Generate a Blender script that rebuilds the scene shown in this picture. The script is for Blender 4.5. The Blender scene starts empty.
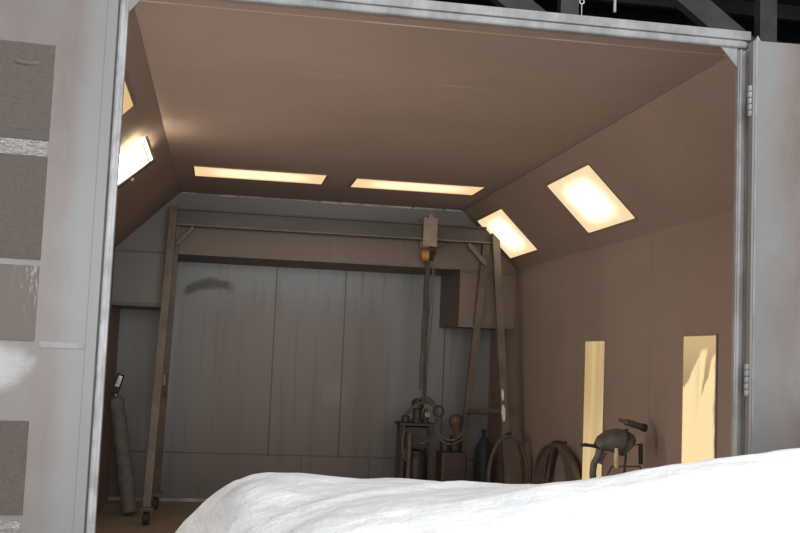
import bpy, bmesh, math, random
from mathutils import Vector, Matrix, noise
random.seed(7)
PI = math.pi
V = Vector
COL = bpy.context.scene.collection
SC = bpy.context.scene

# ---------------------------------------------------------------- materials
class NT:
    def __init__(s, name):
        s.m = bpy.data.materials.new(name); s.m.use_nodes = True
        s.t = s.m.node_tree; s.t.nodes.clear()
        s.out = s.t.nodes.new('ShaderNodeOutputMaterial')
    def n(s, kind, **kw):
        x = s.t.nodes.new(kind)
        for k, v in kw.items(): setattr(x, k, v)
        return x
    def put(s, sock, v):
        if v is None: return
        if hasattr(v, 'is_linked') or hasattr(v, 'links'): s.t.links.new(v, sock)
        else:
            if sock.type == 'RGBA' and len(v) == 3: v = (*v, 1)
            sock.default_value = v
    def M(s, op, a, b=None, c=None, clamp=False):
        x = s.n('ShaderNodeMath', operation=op, use_clamp=clamp)
        for i, v in enumerate((a, b, c)): s.put(x.inputs[i], v)
        return x.outputs[0]
    def mix(s, f, a, b):
        x = s.n('ShaderNodeMix', data_type='RGBA')
        s.put(x.inputs[0], f); s.put(x.inputs[6], a); s.put(x.inputs[7], b)
        return x.outputs[2]
    def ss(s, v, lo, hi, a=0.0, b=1.0):
        x = s.n('ShaderNodeMapRange', interpolation_type='SMOOTHSTEP')
        for i, q in enumerate((v, lo, hi, a, b)): s.put(x.inputs[i], q)
        return x.outputs[0]
    def coord(s, kind='world'):
        if kind == 'world': return s.n('ShaderNodeNewGeometry').outputs['Position']
        return s.n('ShaderNodeTexCoord').outputs['UV' if kind == 'uv' else 'Object']
    def sep(s, v):
        x = s.n('ShaderNodeSeparateXYZ'); s.put(x.inputs[0], v); return x.outputs
    def noise(s, vec, scale=5, detail=4, rough=.55, stretch=(1, 1, 1), loc=(0, 0, 0)):
        mp = s.n('ShaderNodeMapping'); s.put(mp.inputs[0], vec)
        mp.inputs['Scale'].default_value = stretch; mp.inputs['Location'].default_value = loc
        x = s.n('ShaderNodeTexNoise'); s.put(x.inputs['Vector'], mp.outputs[0])
        x.inputs['Scale'].default_value = scale; x.inputs['Detail'].default_value = detail
        x.inputs['Roughness'].default_value = rough
        return x.outputs[0]
    def bsdf(s, col, rough=.6, metal=0.0, bump=None, bstr=.2, bdist=.01, spec=.5):
        b = s.n('ShaderNodeBsdfPrincipled')
        s.put(b.inputs['Base Color'], col); s.put(b.inputs['Roughness'], rough)
        s.put(b.inputs['Metallic'], metal); s.put(b.inputs['Specular IOR Level'], spec)
        if bump is not None:
            k = s.n('ShaderNodeBump'); k.inputs['Strength'].default_value = bstr
            k.inputs['Distance'].default_value = bdist
            s.put(k.inputs['Height'], bump); s.put(b.inputs['Normal'], k.outputs[0])
        s.t.links.new(b.outputs[0], s.out.inputs[0]); return b
    def line(s, x, x0, w):        # 1 on a line at x0
        return s.M('LESS_THAN', s.M('ABSOLUTE', s.M('SUBTRACT', x, x0)), w)

def simple(name, c1, c2=None, rough=.6, metal=0.0, scale=6, space='obj', lo=.35, hi=.65, bstr=.15, stretch=(1, 1, 1), spec=.5):
    t = NT(name); p = t.coord(space)
    n = t.noise(p, scale, 5, .6, stretch)
    c2 = c2 or tuple(x * .7 for x in c1)
    t.bsdf(t.mix(t.ss(n, lo, hi), c1, c2), rough, metal, t.noise(p, scale * 6, 3), bstr, .004, spec)
    return t.m

# overspray-coated booth surfaces
def booth_mat(name, base, dust, seams_y=(), seams_x=(), pale_y=(), seam_z=()):
    t = NT(name); p = t.coord(); x, y, z = t.sep(p)
    n = t.noise(p, .9, 5, .55); n2 = t.noise(p, 14, 4, .6)
    c = t.mix(t.ss(n, .3, .7), base, dust)
    c = t.mix(t.M('MULTIPLY', t.ss(n2, .45, .8), .18), c, tuple(v * .75 for v in base))
    for y0 in seams_y: c = t.mix(t.M('MULTIPLY', t.line(y, y0, .006), .4), c, tuple(v * .55 for v in base))
    for x0 in seams_x: c = t.mix(t.M('MULTIPLY', t.line(x, x0, .006), .4), c, tuple(v * .55 for v in base))
    for z0 in seam_z: c = t.mix(t.M('MULTIPLY', t.line(z, z0, .006), .4), c, tuple(v * .55 for v in base))
    for y0 in pale_y:
        brk = t.ss(t.noise(p, 1.6, 3), .5, .6)
        c = t.mix(t.M('MULTIPLY', t.line(y, y0, .010 if y0 < 5.5 else .006), t.M('MULTIPLY_ADD', brk, .5, .45 if y0 < 5.5 else .08)), c, (.62, .56, .5))
    t.bsdf(c, .62, 0, n2, .12, .004, .35)
    return t.m

MT = {}
BROWN = (.305, .24, .214)
MT['ceil'] = booth_mat('booth ceiling overspray', BROWN, (.34, .27, .24), seams_y=(7.08, 8.13, 9.18, 10.2), pale_y=(4.99, 6.04))
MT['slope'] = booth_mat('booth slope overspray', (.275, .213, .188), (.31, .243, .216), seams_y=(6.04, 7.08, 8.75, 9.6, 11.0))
MT['side'] = booth_mat('booth side wall overspray', (.285, .222, .198), (.325, .258, .232), seams_y=(5.7, 7.4, 9.0, 10.2))
MT['shade_side'] = MT['side']

def back_mat():
    t = NT('galvanised back panels with overspray'); p = t.coord(); x, y, z = t.sep(p)
    st = t.noise(p, 1.0, 5, .65, (9, 1, .35)); big = t.noise(p, .8, 4, .5, loc=(3, 0, 1))
    fine = t.noise(p, 22, 4, .6)
    grey, brown = (.245, .257, .262), (.135, .108, .094)
    lowb = t.ss(t.M('ADD', z, t.M('MULTIPLY', st, .9)), 3.1, 2.45)
    f = t.M('MULTIPLY', t.M('MULTIPLY', lowb, t.ss(big, .12, .42)), t.M('MULTIPLY', t.ss(x, 2.3, 1.6, .15, 1), t.ss(x, -.65, .1, .3, 1)), clamp=True)
    c = t.mix(t.M('MULTIPLY_ADD', f, .8, .06), grey, brown)
    c = t.mix(t.M('MULTIPLY', t.ss(st, .5, .75), .5), c, (.085, .068, .058))
    c = t.mix(t.M('MULTIPLY', t.ss(z, 1.1, .1), .35), c, (.11, .097, .085))      # dust and scuffs low down
    # dark smear of overspray near the top left panel
    ax = t.M('SUBTRACT', x, -.30); arc = t.M('SUBTRACT', z, t.M('SUBTRACT', 2.42, t.M('MULTIPLY', t.M('MULTIPLY', t.M('SUBTRACT', ax, .2), t.M('SUBTRACT', ax, .2)), .9)))
    d = t.M('ADD', t.M('ABSOLUTE', arc), t.M('MULTIPLY', t.M('SUBTRACT', t.noise(p, 9, 4), .5), .12))
    k = t.M('MULTIPLY', t.ss(d, .085, .02), t.M('MULTIPLY', t.ss(x, -.46, -.38), t.ss(x, .16, .02)))
    c = t.mix(t.M('MULTIPLY', k, .8), c, (.04, .032, .027))
    for x0 in (.595, 1.39, 2.575):
        c = t.mix(t.M('MULTIPLY', t.line(x, x0, .008), t.M('MULTIPLY', t.M('GREATER_THAN', z, .515), .7)), c, (.035, .032, .03))
    for x0 in (.97, 1.75):
        c = t.mix(t.M('MULTIPLY', t.line(x, x0, .007), t.M('MULTIPLY', t.M('LESS_THAN', z, .515), .6)), c, (.05, .046, .043))
    c = t.mix(t.M('MULTIPLY', t.line(z, .53, .009), .6), c, (.05, .046, .043))
    t.bsdf(c, .48, .25, fine, .1, .004)
    return t.m
MT['back'] = back_mat()

def soffit_mat():
    t = NT('exhaust plenum sheet with overspray'); p = t.coord(); x, y, z = t.sep(p)
    n = t.noise(p, 1.6, 4, .6); n2 = t.noise(p, 18, 4)
    f = t.M('MULTIPLY', t.ss(t.M('ADD', z, t.M('MULTIPLY', n, .25)), 3.22, 3.0), t.M('MULTIPLY', t.ss(x, -.75, -.3), t.ss(n, .15, .4)))
    c = t.mix(f, (.205, .198, .19), (.18, .132, .104))
    for x0 in (1.13, 1.84): c = t.mix(t.M('MULTIPLY', t.line(x, x0, .012), .3), c, (.25, .18, .14))
    c = t.mix(t.M('MULTIPLY', t.ss(n2, .5, .8), .2), c, (.11, .085, .068))
    t.bsdf(c, .55, .1, n2, .1, .004); return t.m
MT['soffit'] = soffit_mat()

def door_mat(name, seed, brown_amt=.75):
    t = NT(name); p = t.coord('obj'); x, y, z = t.sep(p)
    n = t.noise(p, 1.5, 5, .6, (2.0, 1, .9), (seed, 0, seed)); st = t.noise(p, 1.2, 5, .65, (14, 1, .8), (seed, 1, 0)); fn = t.noise(p, 45, 3, .6)
    c = t.mix(t.ss(n, .34, .54), (.208, .208, .206), (.185, .158, .147))
    c = t.mix(t.M('MULTIPLY', t.ss(n, .5, .68), brown_amt), c, (.135, .104, .093))
    c = t.mix(t.M('MULTIPLY', t.ss(st, .5, .75), .32), c, (.105, .105, .10))
    c = t.mix(t.M('MULTIPLY', t.ss(fn, .62, .8), .35), c, (.27, .265, .26))
    return t, c, fn, (x, y, z), p
t, c, fn, (x, y, z), p = door_mat('left door painted sheet', 1.3, .7)
# long grey unsprayed band beside the hinge
c = t.mix(t.M('MULTIPLY', t.ss(x, -.17, -.08), .7), c, (.222, .229, .231))
# bare worn patch with ragged edge
c = t.mix(t.M('MULTIPLY', t.ss(x, -.14, -.26), .4), c, (.175, .145, .132))
wx = t.M('DIVIDE', t.M('ADD', t.M('ADD', x, .47), t.M('MULTIPLY', t.M('SUBTRACT', 1.56, z), .9)), .25); wz = t.M('DIVIDE', t.M('SUBTRACT', z, 1.515), .15)
wn = t.M('MULTIPLY', t.noise(p, 7, 5, .7), 1.1)
wd = t.M('ADD', t.M('ADD', t.M('MULTIPLY', wx, wx), t.M('MULTIPLY', wz, wz)), wn)
c = t.mix(t.M('MULTIPLY', t.ss(wd, 1.65, .9), .85), c, (.44, .445, .44))
t.bsdf(c, .42, 0, fn, .12, .003); MT['ldoor'] = t.m
t, c, fn, (x, y, z), p = door_mat('right door painted sheet', 5.1, .8)
c = t.mix(t.M('MULTIPLY', t.ss(x, .22, .05), .6), c, (.185, .192, .193))
t.bsdf(c, .42, 0, fn, .12, .003); MT['rdoor'] = t.m

MT['galv'] = simple('galvanised frame steel', (.27, .27, .275), (.185, .182, .185), .5, .1, 9, 'world', stretch=(1, 1, .6))
MT['galv_light'] = simple('bright galvanised jamb', (.40, .40, .41), (.25, .245, .25), .45, .15, 14, 'world', stretch=(1, 1, .5))
MT['tape'] = simple('pale seam tape', (.235, .238, .236), (.19, .178, .17), .4, 0, 14)
MT['galv_dark'] = simple('dark seam steel', (.14, .14, .15), (.09, .09, .1), .6, .2)
MT['filter'] = simple('brown filter mesh', (.128, .107, .094), (.104, .087, .076), .85, 0, 110, 'obj')
MT['slat'] = simple('pale raised slot lip', (.17, .15, .135), (.12, .105, .095), .6)
def strip_mat():
    t = NT('crinkled clear plastic strip'); p = t.coord('obj')
    n = t.noise(p, 16, 4, .7, (1, 1, 2.2)); c = t.mix(t.ss(n, .5, .68), (.17, .15, .14), (.38, .375, .37))
    t.bsdf(c, .2, 0, n, .6, .01); return t.m
MT['strip'] = strip_mat()
def sheet_mat():
    t = NT('wrinkled plastic over vent'); p = t.coord('obj')
    n = t.noise(p, 14, 5, .75, (2.4, 1, .6)); x, y, z = t.sep(p)
    k = t.M('MULTIPLY', t.ss(n, .52, .62), t.M('MULTIPLY', t.ss(x, -.36, -.27), t.ss(z, 1.7, 1.95)))
    c = t.mix(k, (.15, .122, .11), (.34, .335, .33)); t.bsdf(c, .5, 0, n, .2, .006, .25); return t.m
MT['sheet'] = sheet_mat()

def floor_mat(name, c1, c2):
    t = NT(name); p = t.coord(); n = t.noise(p, 1.1, 6, .6); n2 = t.noise(p, 16, 5, .65)
    c = t.mix(t.ss(n, .3, .7), c1, c2); c = t.mix(t.M('MULTIPLY', t.ss(n2, .5, .75), .4), c, tuple(v * .55 for v in c1))
    t.bsdf(c, .7, 0, n2, .2, .004); return t.m
MT['bfloor'] = floor_mat('dusty booth floor', (.44, .36, .28), (.36, .30, .235))
MT['floor'] = floor_mat('workshop concrete', (.30, .295, .28), (.22, .215, .205))
MT['shop'] = simple('dark workshop cladding', (.035, .032, .03), (.025, .023, .022), .8, 0, 2, 'world')
MT['deck'] = simple('dark roof deck', (.04, .036, .036), (.024, .022, .022), .85, 0, 2, 'world')
MT['truss'] = simple('dusty truss steel', (.125, .115, .115), (.09, .082, .08), .7, .1, 4, 'obj')
MT['purlin'] = simple('purlin steel', (.06, .057, .055), (.04, .038, .037), .7, .1, 4, 'obj')
MT['chain'] = simple('bright chain steel', (.45, .46, .47), (.3, .3, .31), .4, .6, 20)
MT['conduit'] = simple('grey conduit', (.33, .33, .33), (.24, .24, .24), .5, .2, 10)
MT['gantry'] = simple('overspray coated gantry steel', (.175, .135, .106), (.125, .098, .078), .5, .15, 5, 'world')
MT['gbeam'] = simple('gantry beam steel', (.078, .064, .053), (.056, .047, .04), .45, .2, 4, 'world', stretch=(.6, 1, 3))
MT['trolley'] = simple('trolley plate', (.33, .26, .205), (.25, .2, .16), .5, .2, 12)
MT['orange'] = simple('orange hoist paint', (.52, .25, .07), (.36, .18, .06), .5, 0, 14)
MT['dark'] = simple('grimy dark metal', (.055, .05, .046), (.035, .031, .029), .55, .2, 12)
MT['dark2'] = simple('overspray on black steel', (.06, .05, .043), (.034, .03, .028), .6, .1, 18)
MT['maroon'] = simple('maroon housing', (.075, .04, .038), (.05, .032, .03), .5, 0, 10)
MT['pinkpipe'] = simple('rusty pink pipe', (.13, .085, .074), (.085, .06, .054), .6, 0, 10)
MT['hose'] = simple('dusty rubber hose', (.125, .098, .084), (.085, .068, .06), .65, 0, 18)
MT['hosepale'] = simple('pale dusty hose', (.16, .13, .108), (.11, .09, .078), .65, 0, 18)
MT['rope'] = simple('grey lift chain', (.12, .10, .088), (.07, .06, .055), .5, .3, 30)
MT['blue'] = simple('blue grey cylinder paint', (.075, .088, .098), (.05, .058, .064), .55, .1, 9)
MT['roll'] = simple('grey wrapped roll', (.20, .20, .19), (.15, .148, .14), .7, 0, 14)
MT['chrome'] = simple('chrome fitting', (.55, .53, .5), (.4, .38, .35), .2, .9, 14)
MT['gun'] = simple('grey tool body', (.11, .105, .105), (.07, .067, .067), .5, .1, 16)
MT['yellow'] = simple('cream yellow grip', (.62, .50, .27), (.5, .4, .22), .5, 0, 16)
MT['rubber'] = simple('black rubber', (.02, .02, .02), (.03, .028, .027), .6, 0, 20)
MT['patch'] = simple('painted white glint', (.85, .84, .8), (.7, .68, .64), .4, 0, 30)  # white colour standing in for light glints on the gantry leg
MT['caulk'] = simple('pale caulk bead', (.55, .53, .5), (.33, .3, .28), .6, 0, 8, 'world')
MT['frame'] = simple('overspray light frame', (.25, .19, .15), (.2, .155, .12), .6, 0, 10)
MT['lensframe'] = simple('dark lens frame', (.04, .045, .035), (.08, .085, .065), .5, .1, 22)

def lamp_mat(name, hot, warm, edge, power, seed=0, spots=True, tubes='v'):
    t = NT(name); uv = t.coord('uv'); u, v, w = t.sep(uv)
    du = t.M('MINIMUM', u, t.M('SUBTRACT', 1, u)); dv = t.M('MINIMUM', v, t.M('SUBTRACT', 1, v))
    n = t.noise(uv, 5, 4, .6, loc=(seed, seed, 0))
    e = t.M('MULTIPLY', t.ss(du, 0, .42), t.ss(dv, 0, .34))
    e = t.M('ADD', e, t.M('MULTIPLY', t.M('SUBTRACT', n, .5), .35), clamp=True)
    c = t.mix(t.ss(e, .0, .45), edge, warm); c = t.mix(t.ss(e, .25, .8), c, hot)
    if spots:   # grime gathered in the corners
        cd = t.M('ADD', t.M('MULTIPLY', du, 1.0), t.M('MULTIPLY', dv, 1.6))
        c = t.mix(t.M('MULTIPLY', t.ss(t.M('ADD', cd, t.M('MULTIPLY', n, .3)), .27, .17), .8), c, (.25, .16, .08))
    em = t.n('ShaderNodeEmission'); t.put(em.inputs[0], c); em.inputs[1].default_value = power
    t.t.links.new(em.outputs[0], t.out.inputs[0]); return t.m
MT['lampR'] = lamp_mat('slope light diffuser', (1.0, .91, .70), (.86, .70, .45), (.66, .48, .28), 1.5, 1)
MT['lampC'] = lamp_mat('ceiling light diffuser', (1.0, .85, .55), (.96, .77, .46), (.8, .56, .3), 1.2, 4, False)
MT['lampL'] = lamp_mat('open light diffuser', (1.0, .92, .72), (1.0, .88, .62), (.95, .78, .5), 4.5, 2, False)
MT['lampE'] = lamp_mat('left light diffuser', (.95, .72, .38), (.9, .66, .32), (.75, .5, .22), 1.0, 6, False)

def wall_lamp_mat(name, wiped):
    t = NT(name); uv = t.coord('uv'); u, v, w = t.sep(uv)
    st = t.noise(uv, 1, 4, .5, (3.5, .9, 1)); n = t.noise(uv, 6, 4, .6)
    clear, film = (1.0, .765, .41), (.50, .345, .17)
    if wiped:
        nz = t.M('MULTIPLY', t.M('SUBTRACT', n, .5), .14)
        vv = t.M('ADD', v, nz)
        k1 = t.M('DIVIDE', t.M('SUBTRACT', vv, .06), .22)
        uL = t.M('SUBTRACT', .60, t.M('MULTIPLY', k1, .62)); uR = t.M('SUBTRACT', .78, t.M('MULTIPLY', k1, .16))
        lobe1 = t.M('MULTIPLY', t.ss(u, uL, t.M('ADD', uL, .06)), t.ss(u, uR, t.M('SUBTRACT', uR, .06)))
        lobe1 = t.M('MULTIPLY', lobe1, t.ss(v, .05, .09))
        k2 = t.M('DIVIDE', t.M('SUBTRACT', vv, .06), .2)
        uL2 = t.M('SUBTRACT', .98, t.M('MULTIPLY', k2, .34))
        lobe2 = t.M('MULTIPLY', t.ss(u, uL2, t.M('ADD', uL2, .05)), t.ss(v, .05, .09))
        low = t.ss(vv, .27, .33)
        k = t.M('MAXIMUM', t.M('MAXIMUM', lobe1, lobe2), low)
        edge = t.M('MULTIPLY', t.ss(t.M('ADD', u, t.M('MULTIPLY', t.M('SUBTRACT', n, .5), .3)), 1.02, .93), t.ss(t.M('ADD', u, t.M('MULTIPLY', n, .05)), -.02, .05))
        k = t.M('MULTIPLY', k, edge)
        k = t.M('SUBTRACT', k, t.M('MULTIPLY', t.ss(st, .52, .68), .4), clamp=True)
        film = (.62, .44, .23)
        c = t.mix(k, t.mix(t.ss(v, 0, .3), film, (.42, .29, .15)), clear)
        powr = 1.0
    else:
        k = t.M('ADD', t.ss(st, .35, .7, 0, .55), t.M('MULTIPLY', t.ss(v, .3, .9), .45), clamp=True)
        c = t.mix(k, (.52, .36, .17), (.80, .60, .31)); powr = 1.0
    em = t.n('ShaderNodeEmission'); t.put(em.inputs[0], c); em.inputs[1].default_value = powr
    t.t.links.new(em.outputs[0], t.out.inputs[0]); return t.m
MT['wl1'] = wall_lamp_mat('filmed wall light lens', False)
MT['wl2'] = wall_lamp_mat('wiped wall light lens', True)

def cover_mat():
    t = NT('white plastic sheeting'); p = t.coord('obj')
    n = t.noise(p, 3.2, 5, .6, (1, 1.6, 1)); n2 = t.noise(p, 9, 5, .7, (1.8, .5, .9))
    b = t.M('ADD', n, t.M('MULTIPLY', n2, .35))
    t.bsdf((.86, .87, .88), .38, 0, b, .55, .04); return t.m
MT['cover'] = cover_mat()

# ---------------------------------------------------------------- mesh builder
class MB:
    def __init__(s): s.bm = bmesh.new(); s.uv = s.bm.loops.layers.uv.new('UVMap')
    def box(s, a, b, bev=0.0):
        r = bmesh.ops.create_cube(s.bm, size=1)
        c = [(a[i] + b[i]) / 2 for i in range(3)]; d = [abs(b[i] - a[i]) for i in range(3)]
        for v in r['verts']: v.co = V([c[i] + v.co[i] * d[i] for i in range(3)])
        if bev:
            es = list({e for v in r['verts'] for e in v.link_edges})
            bmesh.ops.bevel(s.bm, geom=es, offset=bev, segments=2, affect='EDGES', profile=.5)
        return s
    def bar(s, a, b, w, h, up=(0, 0, 1)):      # rectangular bar a->b
        a, b = V(a), V(b); d = (b - a).normalized(); up = V(up)
        sd = d.cross(up)
        if sd.length < 1e-4: sd = d.cross(V((0, 1, 0)))
        sd.normalize(); u = sd.cross(d)
        q = []
        for p in (a, b):
            q.append([s.bm.verts.new(p + sd * (i * w / 2) + u * (j * h / 2)) for i, j in ((-1, -1), (1, -1), (1, 1), (-1, 1))])
        for i in range(4): s.bm.faces.new((q[0][i], q[0][(i + 1) % 4], q[1][(i + 1) % 4], q[1][i]))
        s.bm.faces.new(q[0][::-1]); s.bm.faces.new(q[1]); return s
    def tube(s, pts, r, n=8, closed=False):
        pts = [V(p) for p in pts]; m = len(pts); rr = r if isinstance(r, (list, tuple)) else [r] * m
        rings = []; nrm = None
        for i, p in enumerate(pts):
            if closed: d = pts[(i + 1) % m] - pts[i - 1]
            else: d = pts[min(i + 1, m - 1)] - pts[max(i - 1, 0)]
            d.normalize()
            if nrm is None:
                nrm = d.cross(V((0, 0, 1)))
                if nrm.length < .05: nrm = d.cross(V((0, 1, 0)))
            nrm = nrm - d * nrm.dot(d); nrm.normalize(); bi = d.cross(nrm)
            rings.append([s.bm.verts.new(p + (nrm * math.cos(2 * PI * k / n) + bi * math.sin(2 * PI * k / n)) * rr[i]) for k in range(n)])
        for i in range(m if closed else m - 1):
            A, B = rings[i], rings[(i + 1) % m]
            for k in range(n): s.bm.faces.new((A[k], A[(k + 1) % n], B[(k + 1) % n], B[k]))
        if not closed:
            s.bm.faces.new(rings[0][::-1]); s.bm.faces.new(rings[-1])
        return s
    def lathe(s, base, prof, n=20, axis=(0, 0, 1)):     # prof: (radius, height) along the axis
        ax = V(axis).normalized(); base = V(base)
        return s.tube([base + ax * h for r, h in prof], [max(r, 1e-4) for r, h in prof], n)
    def lathe2(s, base, prof, n=20, axis=(0, 0, 1)):    # like lathe, radii may repeat heights
        ax = V(axis).normalized(); base = V(base)
        a = ax.cross(V((0, 0, 1)));
        if a.length < .05: a = V((1, 0, 0))
        a.normalize(); b = ax.cross(a); rings = []
        for r, h in prof:
            r = max(r, 1e-4)
            rings.append([s.bm.verts.new(base + ax * h + (a * math.cos(2 * PI * k / n) + b * math.sin(2 * PI * k / n)) * r) for k in range(n)])
        for A, B in zip(rings, rings[1:]):
            for k in range(n): s.bm.faces.new((A[k], A[(k + 1) % n], B[(k + 1) % n], B[k]))
        s.bm.faces.new(rings[0][::-1]); s.bm.faces.new(rings[-1]); return s
    def prism(s, pts, off):      # polygon extruded by off
        a = [s.bm.verts.new(V(p)) for p in pts]; b = [s.bm.verts.new(V(p) + V(off)) for p in pts]
        n = len(a)
        s.bm.faces.new(a); s.bm.faces.new(b[::-1])
        for i in range(n): s.bm.faces.new((a[i], b[i], b[(i + 1) % n], a[(i + 1) % n]))
        return s
    def panel(s, P, off):        # four corners (u0v0,u1v0,u1v1,u0v1) with thickness away from the viewer; uv on the front
        a = [s.bm.verts.new(V(p)) for p in P]; b = [s.bm.verts.new(V(p) + V(off)) for p in P]
        uv = [(0, 0), (1, 0), (1, 1), (0, 1)]
        def f(vs, us):
            fc = s.bm.faces.new(vs)
            for l, q in zip(fc.loops, us): l[s.uv].uv = q
        f(a, uv); f(b[::-1], uv[::-1])
        for i in range(4):
            j = (i + 1) % 4; f((a[i], b[i], b[j], a[j]), (uv[i], uv[i], uv[j], uv[j]))
        return s
    def build(s, name, mat, parent=None, smooth=False, local=False, origin=None):
        bmesh.ops.recalc_face_normals(s.bm, faces=s.bm.faces[:])
        off = V((0, 0, 0)); loc = V((0, 0, 0))
        if parent is not None and not local:
            q = parent
            while q is not None: off = off + q.location; q = q.parent
        elif parent is None:
            xs = [v.co for v in s.bm.verts]
            loc = V(origin) if origin else V(((min(v.x for v in xs) + max(v.x for v in xs)) / 2, (min(v.y for v in xs) + max(v.y for v in xs)) / 2, min(v.z for v in xs)))
            off = loc
        for v in s.bm.verts: v.co -= off
        me = bpy.data.meshes.new(name); s.bm.to_mesh(me); s.bm.free()
        me.materials.append(MT[mat] if isinstance(mat, str) else mat)
        for p in me.polygons: p.use_smooth = bool(smooth)
        o = bpy.data.objects.new(name, me); COL.objects.link(o); o.location = loc
        if smooth:
            try:
                m = o.modifiers.new('auto smooth', 'NODES'); o.modifiers.remove(m)
            except Exception: pass
            for e in me.edges: pass
            bm = bmesh.new(); bm.from_mesh(me)
            for e in bm.edges:
                if len(e.link_faces) == 2 and e.calc_face_angle(0) > math.radians(40): e.smooth = False
            bm.to_mesh(me); bm.free()
        if parent is not None: o.parent = parent
        return o

def tag(o, label=None, cat=None, group=None, kind=None):
    if label: o['label'] = label
    if cat: o['category'] = cat
    if group: o['group'] = group
    if kind: o['kind'] = kind
    return o
def thing(name, label, cat, loc, group=None):
    o = bpy.data.objects.new(name, None); COL.objects.link(o); o.location = loc; o.empty_display_size = .1
    return tag(o, label, cat, group)
def struct(o): o['kind'] = 'structure'; return o
def copy_tree(o, parent=None, names=None):
    c = o.copy(); COL.objects.link(c)
    if parent is not None: c.parent = parent
    for ch in list(o.children): copy_tree(ch, c)
    return c
def arc(c, r, a0, a1, n, ax=(1, 0, 0), ay=(0, 0, 1), k=1.0):
    c, ax, ay = V(c), V(ax), V(ay)
    return [c + ax * (r * math.cos(a0 + (a1 - a0) * i / n)) + ay * (k * r * math.sin(a0 + (a1 - a0) * i / n)) for i in range(n + 1)]
def bez(p0, p1, p2, p3, n=14):
    p0, p1, p2, p3 = map(V, (p0, p1, p2, p3)); o = []
    for i in range(n + 1):
        t = i / n; o.append(p0 * (1 - t) ** 3 + p1 * 3 * t * (1 - t) ** 2 + p2 * 3 * t * t * (1 - t) + p3 * t ** 3)
    return o

# ---------------------------------------------------------------- booth shell
XL, XR, H, CC, CV = -1.112, 3.124, 3.289, .617, .616
Y0, DF, DB = 4.62, 11.07, 12.09            # front inside, plenum face, back wall
T = .012
HS = H - CV
struct(MB().box((XL - .05, Y0 - .12, -.06), (XR + .05, DB + .05, 0)).build('floor', 'bfloor'))
m = MB()
prof = [(XL, HS), (XL + CC, H), (XR - CC, H), (XR, HS)]
m.prism([(XL + CC, 4.86, H), (XR - CC, 4.86, H), (XR - CC, DB, H), (XL + CC, DB, H)], (0, 0, T))
m.prism([(XL + CC, Y0 - .05, H - .078), (XR - CC, Y0 - .05, H - .078), (XR - CC, 4.86, H), (XL + CC, 4.86, H)], (0, 0, T * .5))
struct(m.build('ceiling', 'ceil'))
def sloped(side):
    x0 = XL if side < 0 else XR; x1 = x0 - side * CC
    m = MB().prism([(x0, 4.86, HS), (x1, 4.86, H - .003), (x1, DB, H - .003), (x0, DB, HS)], (side * T, 0, T))
    return m
struct(sloped(-1).build('wall_left_slope', 'slope')); struct(sloped(1).build('wall_right_slope', 'slope'))
struct(MB().box((XL - .05, Y0 - .05, 0), (XL, DB + .05, HS)).build('wall_left', 'side'))
struct(MB().box((XR, Y0 - .05, 0), (XR + .05, DB + .05, HS)).build('wall_right', 'side'))
struct(MB().box((XL - .05, DB, 0), (XR + .05, DB + .05, H + .012)).build('wall_back', 'back'))
# pale caulk bead where the back floor meets the wall, broken bead at the ceiling
struct(MB().box((XL, DB - .03, 0), (XR, DB, .035)).build('baseboard_back', 'caulk'))
m = MB(); xx = XL + CC + .02
while xx < XR - CC - .1:
    w = random.uniform(.06, .34)
    if random.random() < .85: m.box((xx, DF - random.uniform(.012, .025), H - random.uniform(.012, .022)), (min(xx + w, XR - CC), DF, H - .002))
    xx += w + random.uniform(.0, .05)
struct(m.build('trim_1', 'caulk'))
# exhaust plenum hanging in front of the back wall: one upper band with a box at either end
m = MB()
m.prism([(XL + .002, DF, HS), (XL + CC, DF, H - .004), (XR - CC, DF, H - .004), (XR - .002, DF, HS)], (0, DB - DF - .002, 0))
m.box((XL + .002, DF, 2.65), (XR - .002, DB - .002, HS))
m.box((XL + .002, DF, 2.09), (-.58, DB - .002, 2.65)); m.box((2.505, DF, 2.045), (XR - .002, DB - .002, 2.65))
pl = struct(m.build('wall_back_plenum', 'soffit'))
m = MB()
m.box((XL + .003, DF - .035, 2.09), (-.58, DF, 2.125)); m.box((XL + .003, DF - .02, 2.64), (-.60, DF, 2.66))
m.box((2.49, DF - .035, 2.03), (XR - .003, DF, 2.06)); m.box((2.52, DF - .02, 2.62), (XR - .003, DF, 2.64))
m.box((-.56, DF - .012, 2.645), (2.5, DF, 2.66))
o = m.build('plenum_lip', 'gantry', pl)
# outer front wall around the opening
m = MB()
m.box((XL - .05, 4.52, 0), (-.495, 4.6, HS)); m.box((2.37, 4.52, 0), (XR + .05, 4.6, HS))
m.prism([(XL - .05, 4.52, HS), (-.495, 4.52, HS), (-.495, 4.52, 3.2)], (0, .08, 0))
m.prism([(XR + .05, 4.52, HS), (2.37, 4.52, HS), (2.37, 4.52, 3.2)], (0, .08, 0))
struct(m.build('wall_front', 'galv'))
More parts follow.
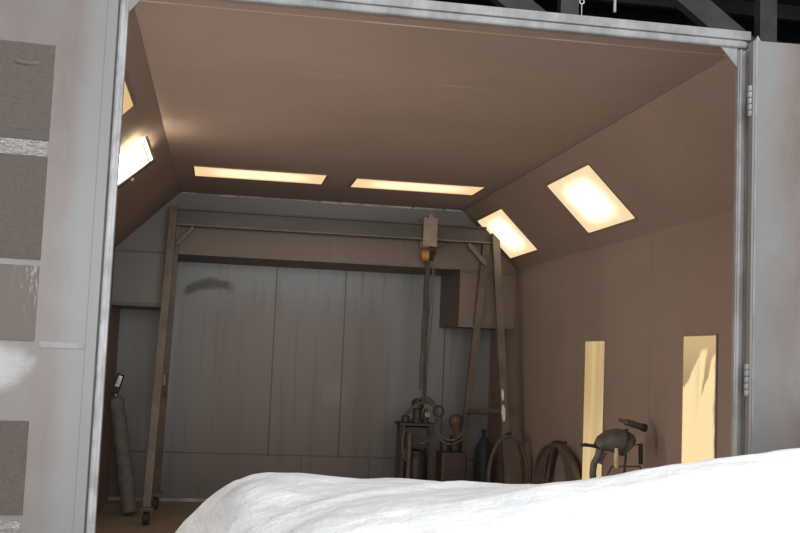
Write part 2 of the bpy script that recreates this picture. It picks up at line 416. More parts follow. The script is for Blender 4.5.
# galvanised door frame
XJL, XJR = -.459, 2.307
m = MB().box((XJL - .036, 4.50, 0), (XJL, 4.53, 3.235), .004); m.box((XJL - .026, 4.492, 0), (XJL - .012, 4.502, 3.16))
struct(m.build('trim_2', 'galv_light'))
m = MB().box((XJR, 4.50, 0), (XJR + .045, 4.53, 3.16), .004); m.tube([(XJR + .012, 4.497, .02), (XJR + .012, 4.497, 3.16)], .008); m.tube([(XJR + .046, 4.49, .02), (XJR + .046, 4.49, 3.16)], .011)
struct(m.build('trim_3', 'galv'))
m = MB().box((XJL - .05, 4.505, 3.212), (XJR + .067, 4.62, 3.256), .004)
m.box((XJL, 4.50, 3.172), (XJR + .045, 4.53, 3.206), .008); m.box((XJL, 4.515, 3.195), (XJR + .03, 4.61, 3.22))
struct(m.build('trim_4', 'galv'))
struct(MB().prism([(XJL, 4.51, 3.176), (XJL + .078, 4.51, 3.176), (XJL, 4.51, 3.078)], (0, .012, 0)).build('trim_5', 'galv'))
struct(MB().prism([(XJR, 4.51, 3.176), (XJR - .085, 4.51, 3.176), (XJR, 4.51, 3.08)], (0, .012, 0)).build('trim_6', 'galv'))

# ---------------------------------------------------------------- doors, swung wide open
def door_root(name, loc, rz):
    o = bpy.data.objects.new(name, None); COL.objects.link(o); o.location = loc; o.rotation_euler = (0, 0, rz); return struct(o)
d1 = door_root('door_1', (-.495, 4.465, 0), math.radians(6))
m = MB().box((-1.42, -.0, .03), (-.002, .045, 3.2), .003)
b1 = m.build('door_sheet', 'ldoor', d1, local=True)
m = MB().box((-.045, -.003, .03), (-.003, -.0003, 3.2), .001)
m.build('edge_fold', 'ldoor', d1, local=True)
MB().box((-.225, -.003, 1.648), (-.05, -.0003, 1.674), .001).build('seam_tape', 'tape', d1, local=True)
FX = -.24
def filt(z0, z1):
    return MB().box((-.74, -.006, z0), (FX, -.0003, z1), .002).build('filter_panel', 'filter', d1, local=True)
f1 = filt(2.487, 2.885)
for zz, h in ((2.80, .016), (2.655, .006), (2.53, .006)):
    xs0 = FX - .155
    m = MB(); m.tube([(xs0 + i * .011, -.006, zz + h * .4 * (i / 4.5 - 1) ** 2) for i in range(10)], [.002] + [max(.003, h / 2)] * 8 + [.002], 6)
    m.build('louver', 'slat', f1, local=True)
filt(2.0, 2.42); filt(.985, 1.354)
MB().box((-.74, -.005, 2.422), (FX - .002, -.0003, 2.485)).build('plastic_strip', 'strip', d1, local=True)
MB().box((-.74, -.005, .915), (FX - .004, -.0003, .968)).build('plastic_strip', 'strip', d1, local=True)
MB().box((-.74, -.005, 1.672), (FX - .002, -.0003, 1.975), .002).build('covered_panel', 'sheet', d1, local=True)
d2 = door_root('door_2', (2.338, 4.405, 0), math.radians(-3))
MB().box((-.006, -.0, .03), (1.42, .045, 3.18), .003).build('door_sheet', 'rdoor', d2, local=True)
m = MB().box((.004, -.004, .03), (.012, -.0003, 3.18)); m.build('edge_fold', 'galv', d2, local=True)
for zz in (2.90, 1.63):
    m = MB()
    for k in range(5): m.lathe2((-.010, .02, zz - .07 + k * .029), [(.010, 0), (.012, .003), (.012, .023), (.010, .026)], 12)
    m.box((-.004, .032, zz - .07), (.006, .045, zz + .073))
    m.build('hinge', 'galv', d2, smooth=True, local=True)
MB().prism([(.006, 0.001, 3.18), (.03, .001, 3.18), (.016, .001, 3.205)], (0, .02, 0)).build('corner_tab', 'galv', d2, local=True)

# ---------------------------------------------------------------- booth lights
def flat_light(name, P, nrm, matname, label, group, fr=.018):
    """P corners in order; nrm points into the booth"""
    P = [V(p) for p in P]; n = V(nrm).normalized(); c = sum(P, V((0, 0, 0))) / 4
    t = thing(name, label, 'light', c, group)
    m = MB()
    for i in range(4):
        a, b = P[i], P[(i + 1) % 4]; d = (b - a).normalized(); inw = (c - (a + b) / 2); inw = (inw - d * inw.dot(d)).normalized()
        q = [a - inw * fr * .6, b - inw * fr * .6, b + inw * fr * .4, a + inw * fr * .4]
        m.prism([p + n * .001 for p in q], n * .007)
    m.build('light_frame', 'frame', t)
    m = MB().panel([p + n * .006 for p in P], -n * .005); m.build('diffuser', matname, t)
    return t
dn = (0, 0, -1); nR = (-CV, 0, -CC); nL = (CV, 0, -CC)
flat_light('ceiling_light', [(-.32, 9.40, H), (.87, 9.40, H), (.87, 9.93, H), (-.32, 9.93, H)], dn, 'lampC', 'long ceiling light seen as a thin bar, left of the two over the gantry', 'booth ceiling lights')
flat_light('ceiling_light', [(1.14, 9.46, H), (2.35, 9.46, H), (2.35, 9.97, H), (1.14, 9.97, H)], dn, 'lampC', 'long ceiling light seen as a thin bar, right of the two over the gantry', 'booth ceiling lights')
def rs(x): return H - (x - (XR - CC))
def ls(x): return H - ((XL + CC) - x)
def rlight(y0, y1, label):
    x0, x1 = 2.628, 3.015
    flat_light('slope_light', [(x0, y1, rs(x0)), (x0, y0, rs(x0)), (x1, y0, rs(x1)), (x1, y1, rs(x1))], nR, 'lampR', label, 'lights in the right slope')
rlight(7.43, 8.46, 'large lit square panel in the right sloping ceiling, nearest one')
rlight(9.91, 10.90, 'lit square panel in the right sloping ceiling, behind the gantry top corner')
x0, x1 = -.612, -1.0
flat_light('slope_light', [(x0, 5.66, ls(x0)), (x0, 6.67, ls(x0)), (x1, 6.67, ls(x1)), (x1, 5.66, ls(x1))], nL, 'lampE', 'small yellow sliver of lit panel beside the left jamb, upper one', 'lights in the left slope')
# left fixture with its lens frame hanging ajar
c0 = V((-.80, 7.9, ls(-.80)))
t = thing('slope_light', 'bright white lit panel with dark lens frame hanging ajar beside left jamb', 'light', c0, 'lights in the left slope')
n = V(nL).normalized(); dx = V((-1, 0, -1)).normalized()
u0 = V((-.612, 0, ls(-.612)))
def LP(y, s, h): return V((u0.x, y, u0.z)) + dx * s + n * h
hh0, hh1 = .065, .03
P = [LP(7.38, .03, hh0), LP(8.20, .03, hh0), LP(8.20, .57, hh1), LP(7.38, .57, hh1)]
MB().panel(P, -n * .012).build('diffuser', 'lampL', t)
MT['tube'] = NT('bare fluorescent tube')
em = MT['tube'].n('ShaderNodeEmission'); em.inputs[0].default_value = (1, .82, .58, 1); em.inputs[1].default_value = 32
MT['tube'].t.links.new(em.outputs[0], MT['tube'].out.inputs[0]); MT['tube'] = MT['tube'].m
for s_ in (.045, .12): MB().tube([LP(7.66, s_, .026), LP(8.12, s_, .026)], .014, 10).build('fluorescent_tube', 'tube', t, True)
m = MB()
m.bar(LP(8.245, .018, .06), LP(8.245, .58, .025), .08, .03, n)
m.bar(LP(7.36, .58, .02), LP(8.22, .58, .02), .05, .018, n)
lf = m.build('lens_frame', 'lensframe', t)
m = MB().bar(LP(7.37, .018, .067), LP(8.22, .018, .067), .02, .012, n); m.build('lens_rail', 'caulk', t); MB().bar(LP(7.45, .062, .0655), LP(8.19, .062, .0655), .007, .006, n).build('lens_rail', 'lensframe', t)
m = MB().box(LP(8.27, .24, .015) - V((.03, .03, .03)), LP(8.27, .24, .015) + V((.03, .03, .03)), .008); m.lathe2(LP(8.28, .24, .03), [(.018, 0), (.022, .02), (.012, .05)], 10, n); m.build('latch', 'yellow', lf)

def wall_light(y0, y1, z0, z1, mat, label):
    t = thing('wall_light', label, 'light', (XR, (y0 + y1) / 2, z0), 'tall wall lights in the right wall')
    m = MB(); x = XR - .006
    for a, b in (((y0 - .012, z0 - .012), (y0, z1 + .012)), ((y1, z0 - .012), (y1 + .012, z1 + .012)), ((y0, z1), (y1, z1 + .012)), ((y0, z0 - .012), (y1, z0))):
        m.box((x - .004, a[0], a[1]), (XR - .0005, b[0], b[1]))
    m.build('light_frame', 'side', t)
    MB().panel([(x, y1, z1), (x, y0, z1), (x, y0, z0), (x, y1, z0)], (.005, 0, 0)).build('lens', mat, t)
wall_light(8.31, 8.78, .62, 1.877, 'wl1', 'tall narrow yellow wall light partly behind the grey spray tool')
wall_light(6.325, 6.81, .62, 1.893, 'wl2', 'wide yellow wall light with wiped streaks through its grime, beside right jamb')

# ---------------------------------------------------------------- gantry crane
gy = 10.85
g = thing('gantry_crane', 'tall brown A-frame gantry crane on casters spanning the booth', 'crane', (1.15, gy, 0))
m = MB(); zb, zt = 2.915, 3.088; xa, xb = -.53, 2.82
m.box((xa, gy - .06, zt - .016), (xb, gy + .06, zt)); m.box((xa, gy - .006, zb + .014), (xb, gy + .006, zt - .014))
m.box((xa + .02, gy - .062, zb - .002), (xa + .035, gy + .062, zt + .002)); m.box((xb, gy - .065, zb - .02), (xb + .012, gy + .065, zt + .004))
m.build('beam', 'gbeam', g)
MB().box((xa, gy - .06, zb), (xb, gy + .06, zb + .016)).build('bottom_flange', 'gantry', g)
def leg(top, foot, w=.074):
    top, foot = V(top), V(foot)
    m = MB().bar(foot + V((0, 0, .17)), top, w, w, (1, 0, 0)); return m.build('leg', 'gantry', g)
tops = {'L': -.525, 'R': 2.785}
feet = [((-.53, gy - .06, 3.10), (-.60, 10.42, 0)), ((-.50, gy + .05, 3.08), (-.575, 11.45, 0)),
        ((2.80, gy - .06, 3.06), (2.905, 10.28, 0)), ((2.735, gy + .05, 2.92), (2.625, 11.36, 0))]
for a, b in feet:
    leg(a, b)
for a, b in feet:
    b = V(b); m = MB().box((b.x - .06, b.y - .06, .15), (b.x + .06, b.y + .06, .172)); m.box((b.x - .045, b.y - .02, .05), (b.x - .035, b.y + .03, .15)); m.box((b.x + .035, b.y - .02, .05), (b.x + .045, b.y + .03, .15))
    k = m.build('caster', 'gantry', g)
    MB().lathe2((b.x - .03, b.y, .062), [(.05, 0), (.062, .008), (.062, .052), (.05, .06)], 18, (1, 0, 0)).build('wheel', 'dark2', k, True)
def on(i, f): a, b = map(V, feet[i]); b = b + V((0, 0, .17)); f = (f * a.z - .17) / (a.z - .17); return b.lerp(a, f)
for i, j, f in ((0, 1, .39), (2, 3, .385)):
    m = MB().tube([on(i, f), on(j, f)], .029, 10); p, q = on(i, f), on(j, f)
    m.lathe2(p.lerp(q, .45) - (q - p).normalized() * .03, [(.04, 0), (.04, .06)], 10, q - p)
    m.build('cross_bar', 'gantry', g, True)
m = MB().bar((-.49, gy, 2.72), (-.33, gy, 2.905), .035, .035); m.build('knee_brace', 'gantry', g)
m = MB().bar((2.73, gy, 2.69), (2.53, gy, 2.905), .045, .045); m.build('knee_brace', 'gantry', g)
for i in (0, 2):
    p = on(i, .44); m = MB().box(p + V((.03, .03, -.05)), p + V((.07, .1, .06)), .004); m.build('lug', 'gantry', g)
def glint(fz, s):
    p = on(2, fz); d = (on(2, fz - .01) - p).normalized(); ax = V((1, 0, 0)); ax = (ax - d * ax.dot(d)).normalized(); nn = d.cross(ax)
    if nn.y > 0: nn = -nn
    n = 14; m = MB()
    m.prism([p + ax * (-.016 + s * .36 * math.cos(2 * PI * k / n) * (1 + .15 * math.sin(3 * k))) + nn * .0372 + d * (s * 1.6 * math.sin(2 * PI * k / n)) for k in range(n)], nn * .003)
    o = m.build('painted_glint', 'patch', g); o['label'] = 'painted white glint'
glint(.437, .038); glint(.377, .055)  # two glints on the front right leg, built as white patches

# ---------------------------------------------------------------- hoist on its trolley
tx = 2.10
h = thing('chain_hoist', 'orange chain hoist hanging from the gantry trolley with long chains', 'hoist', (tx, gy, 2.9))
m = MB().box((tx - .075, gy - .085, 2.845), (tx + .075, gy - .068, 3.15), .004); m.box((tx - .075, gy + .068, 2.845), (tx + .075, gy + .085, 3.15), .004)
m.lathe2((tx, gy - .095, 3.15), [(.03, 0), (.03, .19)], 12, (0, 1, 0)); m.lathe2((tx, gy - .095, 2.875), [(.014, 0), (.014, .19)], 10, (0, 1, 0))
m.build('trolley', 'trolley', h)
m = MB().tube(arc((tx + .03, gy, 2.80), .05, PI * .6, -PI * .55, 12), .012, 8); m.tube([(tx + .012, gy, 2.875), (tx + .014, gy, 2.845)], .012)
m.build('hook', 'dark', h, True)
m = MB().lathe2((tx - .075, gy - .01, 2.755), [(.03, 0), (.058, .01), (.062, .05), (.058, .085), (.03, .095)], 20, (1, -.25, 0)); m.build('housing', 'orange', h, True)
m = MB().lathe2((tx + .018, gy - .03, 2.755), [(.045, 0), (.058, .006), (.05, .018), (.058, .03), (.045, .036)], 20, (1, -.25, 0)); m.build('chain_wheel', 'dark', h, True)
def hang(x, y, zt_, zb_, drift, r, wob):
    return [(x + drift * (i / 24) + wob * math.sin(i * .9 + x * 30), y + wob * math.cos(i * .7), zt_ + (zb_ - zt_) * i / 24) for i in range(25)]
m = MB().tube(hang(tx - .012, gy - .02, 2.71, 1.20, .012, .01, .004), .013, 8); m.tube(hang(tx + .012, gy, 2.71, 1.22, .01, .01, .004), .012, 8); m.tube(hang(tx - .02, gy + .01, 2.71, 1.35, -.012, .01, .005), .009, 8)
m.build('lift_chain', 'rope', h, True)
m = MB().tube(bez((tx + .055, gy - .03, 2.75), (tx + .10, gy - .02, 2.2), (tx + .02, gy, 1.7), (tx + .035, gy, 1.2), 24), .006, 6)
m.tube(bez((tx + .055, gy - .03, 2.75), (tx + .06, gy, 2.3), (tx - .0, gy, 1.6), (tx + .0, gy - .02, 1.45), 24), .006, 6); m.build('hand_chain', 'rope', h, True)
m = MB().tube(bez((tx + .02, gy - .08, 2.8), (tx + .1, gy - .07, 2.83), (tx + .15, gy - .07, 2.87), (tx + .22, gy - .06, 2.912)), .006, 6); m.build('stay_cable', 'rope', h, True)

# ---------------------------------------------------------------- equipment in the back corner
def rbox(m, c, s, bev=.01): return m.box([c[i] - s[i] / 2 for i in range(3)], [c[i] + s[i] / 2 for i in range(3)], bev)
pxx, pyy = 2.06, 11.05
t = thing('paint_pump', 'dark grimy paint pump on a framed stand under the hoist chains', 'pump', (pxx, pyy, 0))
for sx in (-.14, .16):
    for sy in (-.13, .13):
        MB().bar((pxx + sx, pyy + sy, 0), (pxx + sx, pyy + sy, 1.0), .035, .035).build('leg', 'dark2', t)
m = MB(); rbox(m, (pxx + .01, pyy, .99), (.38, .32, .03), .004); m.build('stand_shelf', 'dark2', t)
MB().box((pxx - .12, pyy - .12, .74), (pxx + .135, pyy + .12, .965), .015).build('control_box', 'dark', t)
m = MB(); rbox(m, (pxx + .01, pyy, .25), (.34, .30, .02), .004); m.build('stand_shelf', 'dark2', t)
MB().lathe2((pxx + .03, pyy, .26), [(.115, 0), (.125, .03), (.125, .36), (.115, .40), (.09, .43), (.09, .45), (.04, .465)], 24).build('tank', 'dark', t, True)
MB().lathe2((pxx - .07, pyy - .15, .262), [(.028, 0), (.028, .60), (.034, .60), (.034, .64)], 14).build('suction_pipe', 'pinkpipe', t, True)
m = MB().lathe2((pxx + .03, pyy, 1.005), [(.06, 0), (.06, .03), (.048, .04), (.048, .14), (.065, .15), (.065, .22), (.03, .25)], 20)
m.build('air_motor', 'dark2', t, True)
m = MB().lathe2((pxx + .11, pyy - .05, 1.005), [(.03, 0), (.03, .1), (.018, .12), (.018, .15)], 14); m.build('regulator', 'dark', t, True); m = MB().lathe2((pxx - .10, pyy - .03, 1.005), [(.04, 0), (.045, .02), (.04, .06), (.02, .075)], 14); m.build('regulator', 'dark', t, True)
m = MB().lathe2((pxx + .115, pyy - .10, 1.09), [(.028, 0), (.032, .004), (.032, .02), (.028, .024)], 16, (0, -1, .2)); m.build('gauge', 'chrome', t, True)
m = MB().tube(bez((pxx - .09, pyy, 1.08), (pxx + .0, pyy - .06, 1.24), (pxx + .22, pyy - .1, 1.30), (pxx + .22, pyy - .1, 1.06)) + bez((pxx + .22, pyy - .1, 1.05), (pxx + .23, pyy - .1, .9), (pxx + .13, pyy - .15, .78), (pxx + .02, pyy - .15, .80))[1:], .018, 8)
m.tube(bez((pxx + .03, pyy - .03, 1.24), (pxx + .16, pyy - .1, 1.34), (pxx + .3, pyy - .12, 1.15), (pxx + .17, pyy - .16, .86)), .014, 8)
m.tube(bez((pxx - .12, pyy - .13, .96), (pxx - .17, pyy - .2, .8), (pxx - .15, pyy - .18, .62), (pxx - .06, pyy - .16, .60)), .013, 8)
m.build('hose', 'hose', t, True)
m = MB().tube(arc((pxx + .23, pyy - .12, 1.13), .055, 0, 2 * PI, 18)[:-1], .011, 8, True); m.build('valve_wheel', 'dark2', t, True)

cx, cy = 2.52, 10.98
t = thing('compressor', 'low maroon compressor unit with a rusty orange cap beside the gantry leg', 'machine', (cx - .05, cy, 0))
m = MB(); rbox(m, (cx - .06, cy, .46), (.27, .30, .52), .02); m.build('housing', 'maroon', t)
for sx in (-.17, .05):
    for sy in (-.12, .12): MB().lathe2((cx + sx, cy + sy, 0), [(.03, 0), (.03, .03), (.015, .04), (.015, .21)], 10).build('foot', 'rubber', t, True)
m = MB()
for k in range(6): m.box((cx - .17, cy - .155, .30 + k * .045), (cx + .05, cy - .148, .322 + k * .045))
m.build('grille', 'dark', t)
m = MB().lathe2((cx - .13, cy, .72), [(.055, 0), (.06, .02), (.06, .10), (.05, .12)], 18); m.lathe2((cx - .02, cy + .02, .72), [(.06, 0), (.065, .02), (.06, .14), (.05, .16)], 18)
for k in range(4): m.lathe2((cx - .02, cy + .02, .75 + k * .025), [(.078, 0), (.078, .008)], 18)
m.build('cylinder_head', 'dark', t, True)
m = MB().lathe2((cx - .01, cy - .02, .88), [(.035, 0), (.04, .08), (.065, .12), (.075, .16), (.066, .20), (.04, .225), (.012, .23)], 20, (-.15, 0, 1)); m.build('cap', 'orange', t, True).data.materials[0] = simple('rusty orange cap', (.13, .075, .045), (.085, .056, .04), .6, 0, 14)
m = MB().tube(bez((cx - .26, cy - .12, .97), (cx - .22, cy - .17, .80), (cx - .02, cy - .17, .82), (cx + .02, cy - .10, .93)), .011, 8); m.tube(bez((cx - .24, cy - .12, .90), (cx - .2, cy - .17, .77), (cx - .05, cy - .17, .79), (cx + .03, cy - .10, .86)), .010, 8)
m.build('hose', 'hosepale', t, True)

t = thing('gas_cylinder', 'blue grey gas cylinder standing in the right rear corner behind gantry', 'cylinder', (2.99, 11.72, 0))
MB().lathe2((2.99, 11.72, 0), [(.085, 0), (.095, .02), (.095, .66), (.085, .72), (.05, .78), (.03, .82)], 22).build('body', 'blue', t, True)
m = MB().lathe2((2.99, 11.72, .821), [(.018, 0), (.018, .06), (.03, .065), (.03, .085)], 12); m.build('valve', 'dark', t, True)

def coil(name, label, centre, wdir, w, hgt, loops, r, matn, grp, spread=.35):
    c = V(centre); ax = V(wdir).normalized(); th = ax.cross(V((0, 0, 1)))
    pts = []; N = 30
    for L in range(loops):
        ww = w * (1 - spread * ((L * 7) % loops) / loops); hh = hgt * (1 - .10 * ((L * 5 + 2) % loops) / loops)
        for i in range(N):
            a = 2 * PI * i / N + PI / 2; s = math.sin(a)
            neck = .92           # pinched where it hangs, wide at the foot
            pts.append(c + ax * (ww / 2 * math.cos(a) * neck * 1.15) + V((0, 0, -hgt / 2 + hgt / 2 * s - (hgt - hh) * (1 - s) / 2 * -1)) + th * (((L + i / N) / loops - .5) * r * 2.6 + .004 * math.sin(5 * a + L)))
    o = thing(name, label, 'hose', (c.x, c.y, c.z - hgt), grp)
    m = MB().tube(pts, r, 8); m.build('hose', matn, o, True)
    e = pts[-1]; m = MB().tube(bez(e, e + ax * .02 + V((0, 0, .02)), e + ax * .03 + th * .02, e + ax * (w * .25) + V((0, 0, -hgt * .45)), 10), r * .95, 8); m.build('hose_end', matn, o, True)
    m = MB().tube([c + V((0, 0, .02)) - th * r * 2.5, c + V((0, 0, .03)), c + V((0, 0, .02)) + th * r * 2.5], .012, 8); m.build('tie', 'dark', o, True)
    return o
coil('hose_coil', 'looped brown hose hung on the front right gantry leg', (2.86, 10.215, .945), (1, 0, 0), .37, .90, 7, .016, 'hose', 'coiled hoses', .4)
MB().tube([(2.875, 10.41, .955), (2.865, 10.22, .955), (2.865, 10.165, .985)], .009, 8).build('hook', 'dark', g, True)
coil('hose_coil', 'looped dusty hose hung on the right wall beside the yellow light', (3.045, 9.24, .95), (0.02, 1, 0), 1.32, .925, 9, .018, 'hose', 'coiled hoses', .6)
MB().tube([(XR - .001, 9.22, .975), (3.0, 9.22, .965), (2.985, 9.22, .985)], .008, 8).build('wall_hook', 'dark', None, True)
tag(bpy.data.objects['wall_hook'], 'small dark wall hook carrying the looped hose', 'hook')

# wrapped roll leaning in the left rear corner
a, b = V((-.79, 10.95, .0)), V((-1.03, 11.28, 1.15)); d = (b - a).normalized()
t = thing('wrapped_roll', 'grey wrapped roll leaning in the left rear corner with a chrome nozzle', 'roll', (a.x, a.y, 0))
a = a + V((0, 0, .021))
L = (b - a).length
pr = [(.05, 0), (.078, .01)] + [(.077 + .006 * math.sin(i * 2.1) + .003 * math.sin(i * 5.3), .03 + (L - .06) * i / 16) for i in range(17)] + [(.055, L)]
MB().lathe2(a, pr, 18, d).build('roll', 'roll', t, True)
m = MB().lathe2(b - d * .01, [(.026, 0), (.026, .05), (.034, .055), (.034, .08)], 14, d); m.build('collar', 'chrome', t, True)
m = MB().bar(b + d * .06 + V((.0, -.01, 0)), b + d * .09 + V((.06, -.03, .15)), .075, .075, (0, 1, 0)); m.build('nozzle', 'dark', t)
m = MB().bar(b + d * .09 + V((.03, -.075, .03)), b + d * .10 + V((.065, -.075, .13)), .04, .012, (0, 1, 0)); m.build('trigger', 'chrome', t)

# spray tool on a wire stand
SY = 7.25
def Q(u, v, y=SY): return V((2.902 + (u - 627) * .00745, y, 1.172 - (v - 437) * .0067 + (u - 627) * .00024))
t = thing('tool_stand', 'thin wire stand with a tall post by the right wall', 'stand', (2.85, SY, 0))
m = MB()
m.tube([Q(627, 428), Q(627, 440), (2.85, SY, .30)], .010, 8); m.tube([(2.85, SY, .30), (2.85, SY, .03)], .014, 8)
m.build('post', 'dark', t, True)
MB().tube([Q(627, 446), Q(641, 445)], .005, 6).build('wire_arm', 'dark', t, True)
m = MB().tube([Q(612, 468), Q(641, 468)], .005, 6); m.tube([Q(612, 468), Q(607, 480)], .005, 6); m.tube([Q(641, 468), Q(642, 485)], .005, 6)
m.build('wire_frame', 'dark', t, True)
m = MB().bar(Q(641, 444), Q(641.5, 466), .026, .02, (0, 1, 0)); m.build('side_plate', 'dark', t)
m = MB()
for k in range(3):
    an = 2 * PI * k / 3 + .4; m.tube([(2.85, SY, .10), (2.85 + .22 * math.cos(an), SY + .25 * math.sin(an), .012)], .010, 8)
m.build('foot', 'dark', t, True)
t = thing('caulking_gun', 'dark tubular gun lying aslant on top of the wire stand post', 'gun', Q(632, 424))
p0, p1 = Q(618, 418.5, SY), Q(647, 428, SY + .02); dd = p1 - p0
MB().lathe2(p0, [(.008, 0), (.013, .01), (.013, .05), (.024, .055), (.024, dd.length - .01), (.020, dd.length)], 14, dd).build('barrel', 'gun', t, True)
MB().lathe2(p1 - dd.normalized() * .035, [(.027, 0), (.029, .005), (.029, .03), (.027, .036)], 14, dd).build('end_cap', 'rubber', t, True)
t = thing('spray_tool', 'grey bulky spray tool with a dark handle and cream grip on stand', 'tool', Q(610, 447))
bp = [Q(595, 447, SY - .05), Q(599, 443, SY - .05), Q(605, 440.5, SY - .05), Q(612, 440, SY - .05), Q(619, 442, SY - .05), Q(625, 445, SY - .05), Q(626.5, 446.5, SY - .05)]
m = MB().tube(bp, [.036, .058, .076, .086, .09, .088, .072], 16); m.build('body', 'gun', t, True)
m = MB().tube([Q(596, 446.5, SY - .05), Q(588, 445, SY - .06), Q(582, 444, SY - .07), Q(577.5, 444.5, SY - .07)], [.016, .012, .014, .010], 10); m.build('handle', 'rubber', t, True)
m = MB().tube([Q(610.5, 447, SY - .12), Q(610.2, 457, SY - .12), Q(610.5, 467, SY - .12)], [.013, .016, .015], 10); m.build('grip', 'yellow', t, True)
m = MB().tube([Q(597, 449, SY - .05), Q(596, 456, SY - .05), Q(592.5, 464, SY - .04), Q(592, 474, SY - .03), Q(595, 490, SY)], .024, 10); m.tube([Q(602, 452, SY - .06), Q(600, 457, SY - .05), Q(598, 464, SY - .04)], .016, 8)
m.build('hose', 'gun', t, True)
m = MB().lathe2(Q(618, 441, SY - .05), [(.09, 0), (.094, .005), (.094, .02), (.09, .025)], 18, Q(626, 444) - Q(618, 441)); m.build('band', 'dark', t, True)

# ---------------------------------------------------------------- covered object in the foreground
def lerp_tab(tab, x):
    if x <= tab[0][0]: return tab[0][1]
    for (a, b), (c, d) in zip(tab, tab[1:]):
        if x <= c: k = (x - a) / (c - a); return b + (d - b) * k
    return tab[-1][1]
FAR = [(-.36, 0), (-.30, .35), (-.22, .78), (-.16, .93), (-.12, 1.03), (-.04, 1.126), (.044, 1.203), (.11, 1.240), (.2, 1.253), (.45, 1.245), (.66, 1.238), (1.0, 1.222), (1.26, 1.232), (1.42, 1.25), (2.0, 1.30), (3.2, 1.34)]
NEAR = [(-.36, 0), (-.30, .33), (-.22, .72), (-.16, .86), (-.12, .94), (-.04, 1.03), (.044, 1.10), (.11, 1.135), (.2, 1.17), (.33, 1.205), (.585, 1.253), (.82, 1.288), (1.12, 1.336), (1.275, 1.372), (1.4, 1.392), (1.5, 1.410), (1.625, 1.426), (1.755, 1.444), (2.2, 1.49), (3.2, 1.52)]
PROF = [(4.06, 0, 0), (4.03, .35, 0), (4.0, .70, 0), (3.96, .90, 0), (3.90, .98, 0), (3.8, 1, 0), (3.6, 1.0, .18), (3.4, 1.0, .42), (3.2, 1.0, .75), (3.0, 1.0, 1), (2.9, .985, 1), (2.8, .955, 1), (2.7, .90, 1), (2.62, .80, 1), (2.56, .62, 1), (2.5, .35, 1), (2.46, 0, 1)]
bm = bmesh.new(); NX, NY = 240, 130
def sm(tab, x, w=.03): return (lerp_tab(tab, x - w) + lerp_tab(tab, x) * 2 + lerp_tab(tab, x + w)) / 4
rows = []
for j in range(NY + 1):
    s = j / NY * (len(PROF) - 1); i0 = min(int(s), len(PROF) - 2); k = s - i0
    Yb, fb, nb = [PROF[i0][q] + (PROF[i0 + 1][q] - PROF[i0][q]) * k for q in range(3)]
    row = []
    for i in range(NX + 1):
        q = i / NX; X = -.36 + 3.5 * q ** 1.35
        zz = (sm(FAR, X) * (1 - nb) + sm(NEAR, X) * nb) * fb
        Xs = X + (3.8 - Yb) * .055 * max(0, 1 - q * 2.2)
        p = V((Xs * 2.4, Yb * 3.0, zz * 2.2)); w = (noise.fractal(p, .9, 2.1, 4) * .009 + abs(noise.noise(p * 1.7 + V((5, 2, 1)))) * .016 * (1 - .6 * min(1, q * 1.7)) - .004 - .014 * max(0, 1 - q * 1.9) * (1 - abs(noise.noise(V((Xs * 3.4 + Yb * 1.6, Yb * 2.2 - Xs, 3 + zz * 2))))) ** 6)
        fold = math.sin((Xs * .9 - Yb * 1.0) * 11 + noise.noise(p) * 2.5) * .009 * (1 - min(1, q * 1.7))
        # crisp crease running from the far right shoulder to the near left
        cr = (Yb - 3.62) + (1.0 - Xs) * .55; cr = .016 * math.exp(-(cr / .05) ** 2) * max(0, min(1, (1.25 - Xs) * 2)) * max(0, min(1, (Xs - .1) * 3))
        top = min(1, fb * 1.0) ** .5
        zn = max(0, zz + (w + fold + cr) * top) if fb > 0 and X > -.355 else 0
        yy = Yb + (noise.noise(V((Xs * 3.1, zz * 2, 7))) * .03 if fb < .95 else 0)
        row.append(bm.verts.new((Xs, yy, zn)))
    rows.append(row)
for j in range(NY):
    for i in range(NX): bm.faces.new((rows[j][i], rows[j][i + 1], rows[j + 1][i + 1], rows[j + 1][i]))
bmesh.ops.remove_doubles(bm, verts=bm.verts[:], dist=1e-5)
m = MB(); m.bm.free(); m.bm = bm
cov = m.build('plastic_cover', 'cover', None, True)
for e in cov.data.edges: e.use_edge_sharp = False
tag(cov, 'white plastic sheeting draped over a large object in front of the booth', 'cover')

# ---------------------------------------------------------------- workshop around the booth
WX0, WX1, WY0, WY1, WZ = -11, 14, -8, 22, 5.75
struct(MB().box((WX0, WY0, -.2), (WX1, WY1, -.062)).build('floor_workshop', 'floor'))
struct(MB().box((WX0, WY0, -.061), (WX1, Y0 - .121, -.0005)).build('floor_apron', 'floor'))
struct(MB().box((WX0, WY0, WZ), (WX1, WY1, WZ + .1)).build('ceiling_workshop', 'deck'))
struct(MB().box((WX0 - .1, WY0, -.2), (WX0, WY1, WZ)).build('wall_workshop_left', 'shop'))
struct(MB().box((WX1, WY0, -.2), (WX1 + .1, WY1, WZ)).build('wall_workshop_right', 'shop'))
struct(MB().box((WX0, WY1, -.2), (WX1, WY1 + .1, WZ)).build('wall_workshop_back', 'shop'))
BX0, BX1, BZ = -3.5, 4.5, 5.0       # assumed bay door opening behind the camera, never in view
m = MB().box((WX0, WY0 - .1, -.2), (BX0, WY0, WZ)); m.box((BX1, WY0 - .1, -.2), (WX1, WY0, WZ)); m.box((BX0, WY0 - .1, BZ), (BX1, WY0, WZ))
struct(m.build('wall_workshop_front', 'shop'))

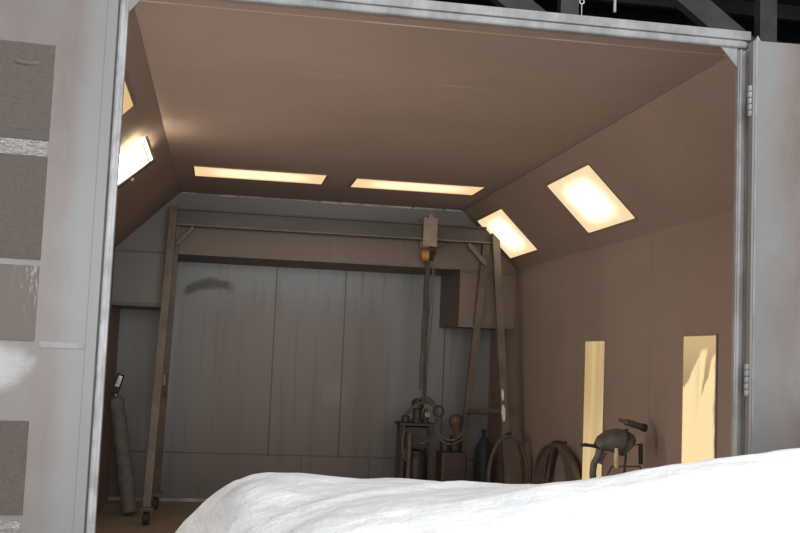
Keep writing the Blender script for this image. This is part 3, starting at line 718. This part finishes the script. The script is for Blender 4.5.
def truss(y, label):
    t = thing('roof_truss', label, 'truss', (2.6, y, 4.2), 'steel roof trusses')
    MB().box((WX0, y - .08, 4.10), (WX1, y + .08, 4.26)).build('bottom_chord', 'truss', t)
    MB().box((WX0, y - .08, 5.42), (WX1, y + .08, 5.58)).build('top_chord', 'truss', t)
    for k in range(-5, 6):
        x = 2.62 + k * 1.72
        MB().box((x - .075, y - .05, 4.25), (x + .075, y + .05, 5.43)).build('post', 'truss', t)
        MB().bar((x - 1.72, y, 5.45), (x, y, 4.22), .10, .19, (0, 0, 1)).build('diagonal', 'truss', t)
truss(8.0, 'dark steel roof truss with slanting members just above the booth front')
truss(14.5, 'dim far steel roof truss glimpsed behind the nearer one')
for k, y in enumerate((5.6, 6.8, 9.4, 10.6, 11.8, 13.0)):
    tag(MB().box((WX0, y - .04, 5.585), (WX1, y + .04, 5.745)).build('roof_purlin', 'purlin'), 'dark steel purlin running across under the dark roof deck', 'purlin', 'roof purlins')
# chain with an eye ring fixed to the booth header
cxh, cyh = 1.565, 4.575
t = thing('hanging_chain', 'bright link chain with ring hanging down to the booth header', 'chain', (cxh, cyh, 3.256))
m = MB().tube([(cxh, cyh, 3.252), (cxh, cyh, 3.335)], .003, 8); m.lathe2((cxh, cyh, 3.2562), [(.012, 0), (.014, .008)], 6); m.build('eye_bolt', 'chain', t, True)
MB().tube(arc((cxh, cyh, 3.344), .011, 0, 2 * PI, 18)[:-1], .0035, 8, True).build('ring', 'chain', t, True)
m = MB(); z = 3.372; i = 0
while z < 5.74:
    ax = (1, 0, 0) if i % 2 else (0, 1, 0)
    m.tube(arc((cxh, cyh, z), .012, 0, 2 * PI, 10, ax, (0, 0, 1), 1.75)[:-1], .0038, 5, True); z += .033; i += 1
m.build('links', 'chain', t, True)
m = MB().tube([(1.81, 4.80, 5.749), (1.81, 4.80, 3.39)], .008, 10)
tag(m.build('hanging_conduit', 'conduit', None, True), 'thin grey conduit rod hanging from the roof right of the chain', 'rod')

# ---------------------------------------------------------------- light
w = bpy.data.worlds.new('World'); SC.world = w; w.use_nodes = True
bg = w.node_tree.nodes['Background']; bg.inputs[0].default_value = (.75, .85, 1, 1); bg.inputs[1].default_value = .6
def area(name, loc, rot, sx, sy, power, col):
    l = bpy.data.lights.new(name, 'AREA'); l.shape = 'RECTANGLE'; l.size = sx; l.size_y = sy; l.energy = power; l.color = col
    o = bpy.data.objects.new(name, l); COL.objects.link(o); o.location = loc; o.rotation_euler = rot; return o
area('assumed_rear_daylight', ((BX0 + BX1) / 2, WY0 + .05, 2.5), (PI / 2, 0, 0), 7.8, 4.9, 1150, (.985, .985, .975))  # assumed daylight lamp behind the camera, its source unseen
area('added_overhead_fill', (2.0, 1.6, WZ - .03), (0, 0, 0), 3.0, 2.0, 255, (.96, .98, 1.0))  # added overhead lamp to whiten the cover; its skylight is assumed and unseen
for yy, pw in ((5.4, 42), (7.4, 23)):      # added unseen warm lamps along the left wall, brightening the booth
    area('added_warm_fill', (XL + .02, yy, 1.25), (0, -PI / 2, 0), 1.25, .47, pw, (1.0, .84, .70))

# ---------------------------------------------------------------- camera
cam = bpy.data.cameras.new('camera'); co = bpy.data.objects.new('camera', cam); COL.objects.link(co)
pan, tilt, roll, f = .16501804, .08740731, .04089646, 1056.83
F = V((math.sin(pan) * math.cos(tilt), math.cos(pan) * math.cos(tilt), math.sin(tilt))); R0 = V((math.cos(pan), -math.sin(pan), 0)); U0 = R0.cross(F)
R = R0 * math.cos(roll) + U0 * math.sin(roll); U = U0 * math.cos(roll) - R0 * math.sin(roll)
mt = Matrix((R, U, -F)).transposed().to_4x4(); mt.translation = V((0, 0, 1.66)); co.matrix_world = mt
cam.sensor_width = 36; cam.lens = f * 36 / 800; cam.clip_start = .05; cam.clip_end = 100
SC.camera = co
SC.view_settings.view_transform = 'Standard'; SC.view_settings.look = 'None'; SC.view_settings.gamma = 1; SC.view_settings.use_curve_mapping = False
SC.view_settings.exposure = 0.0
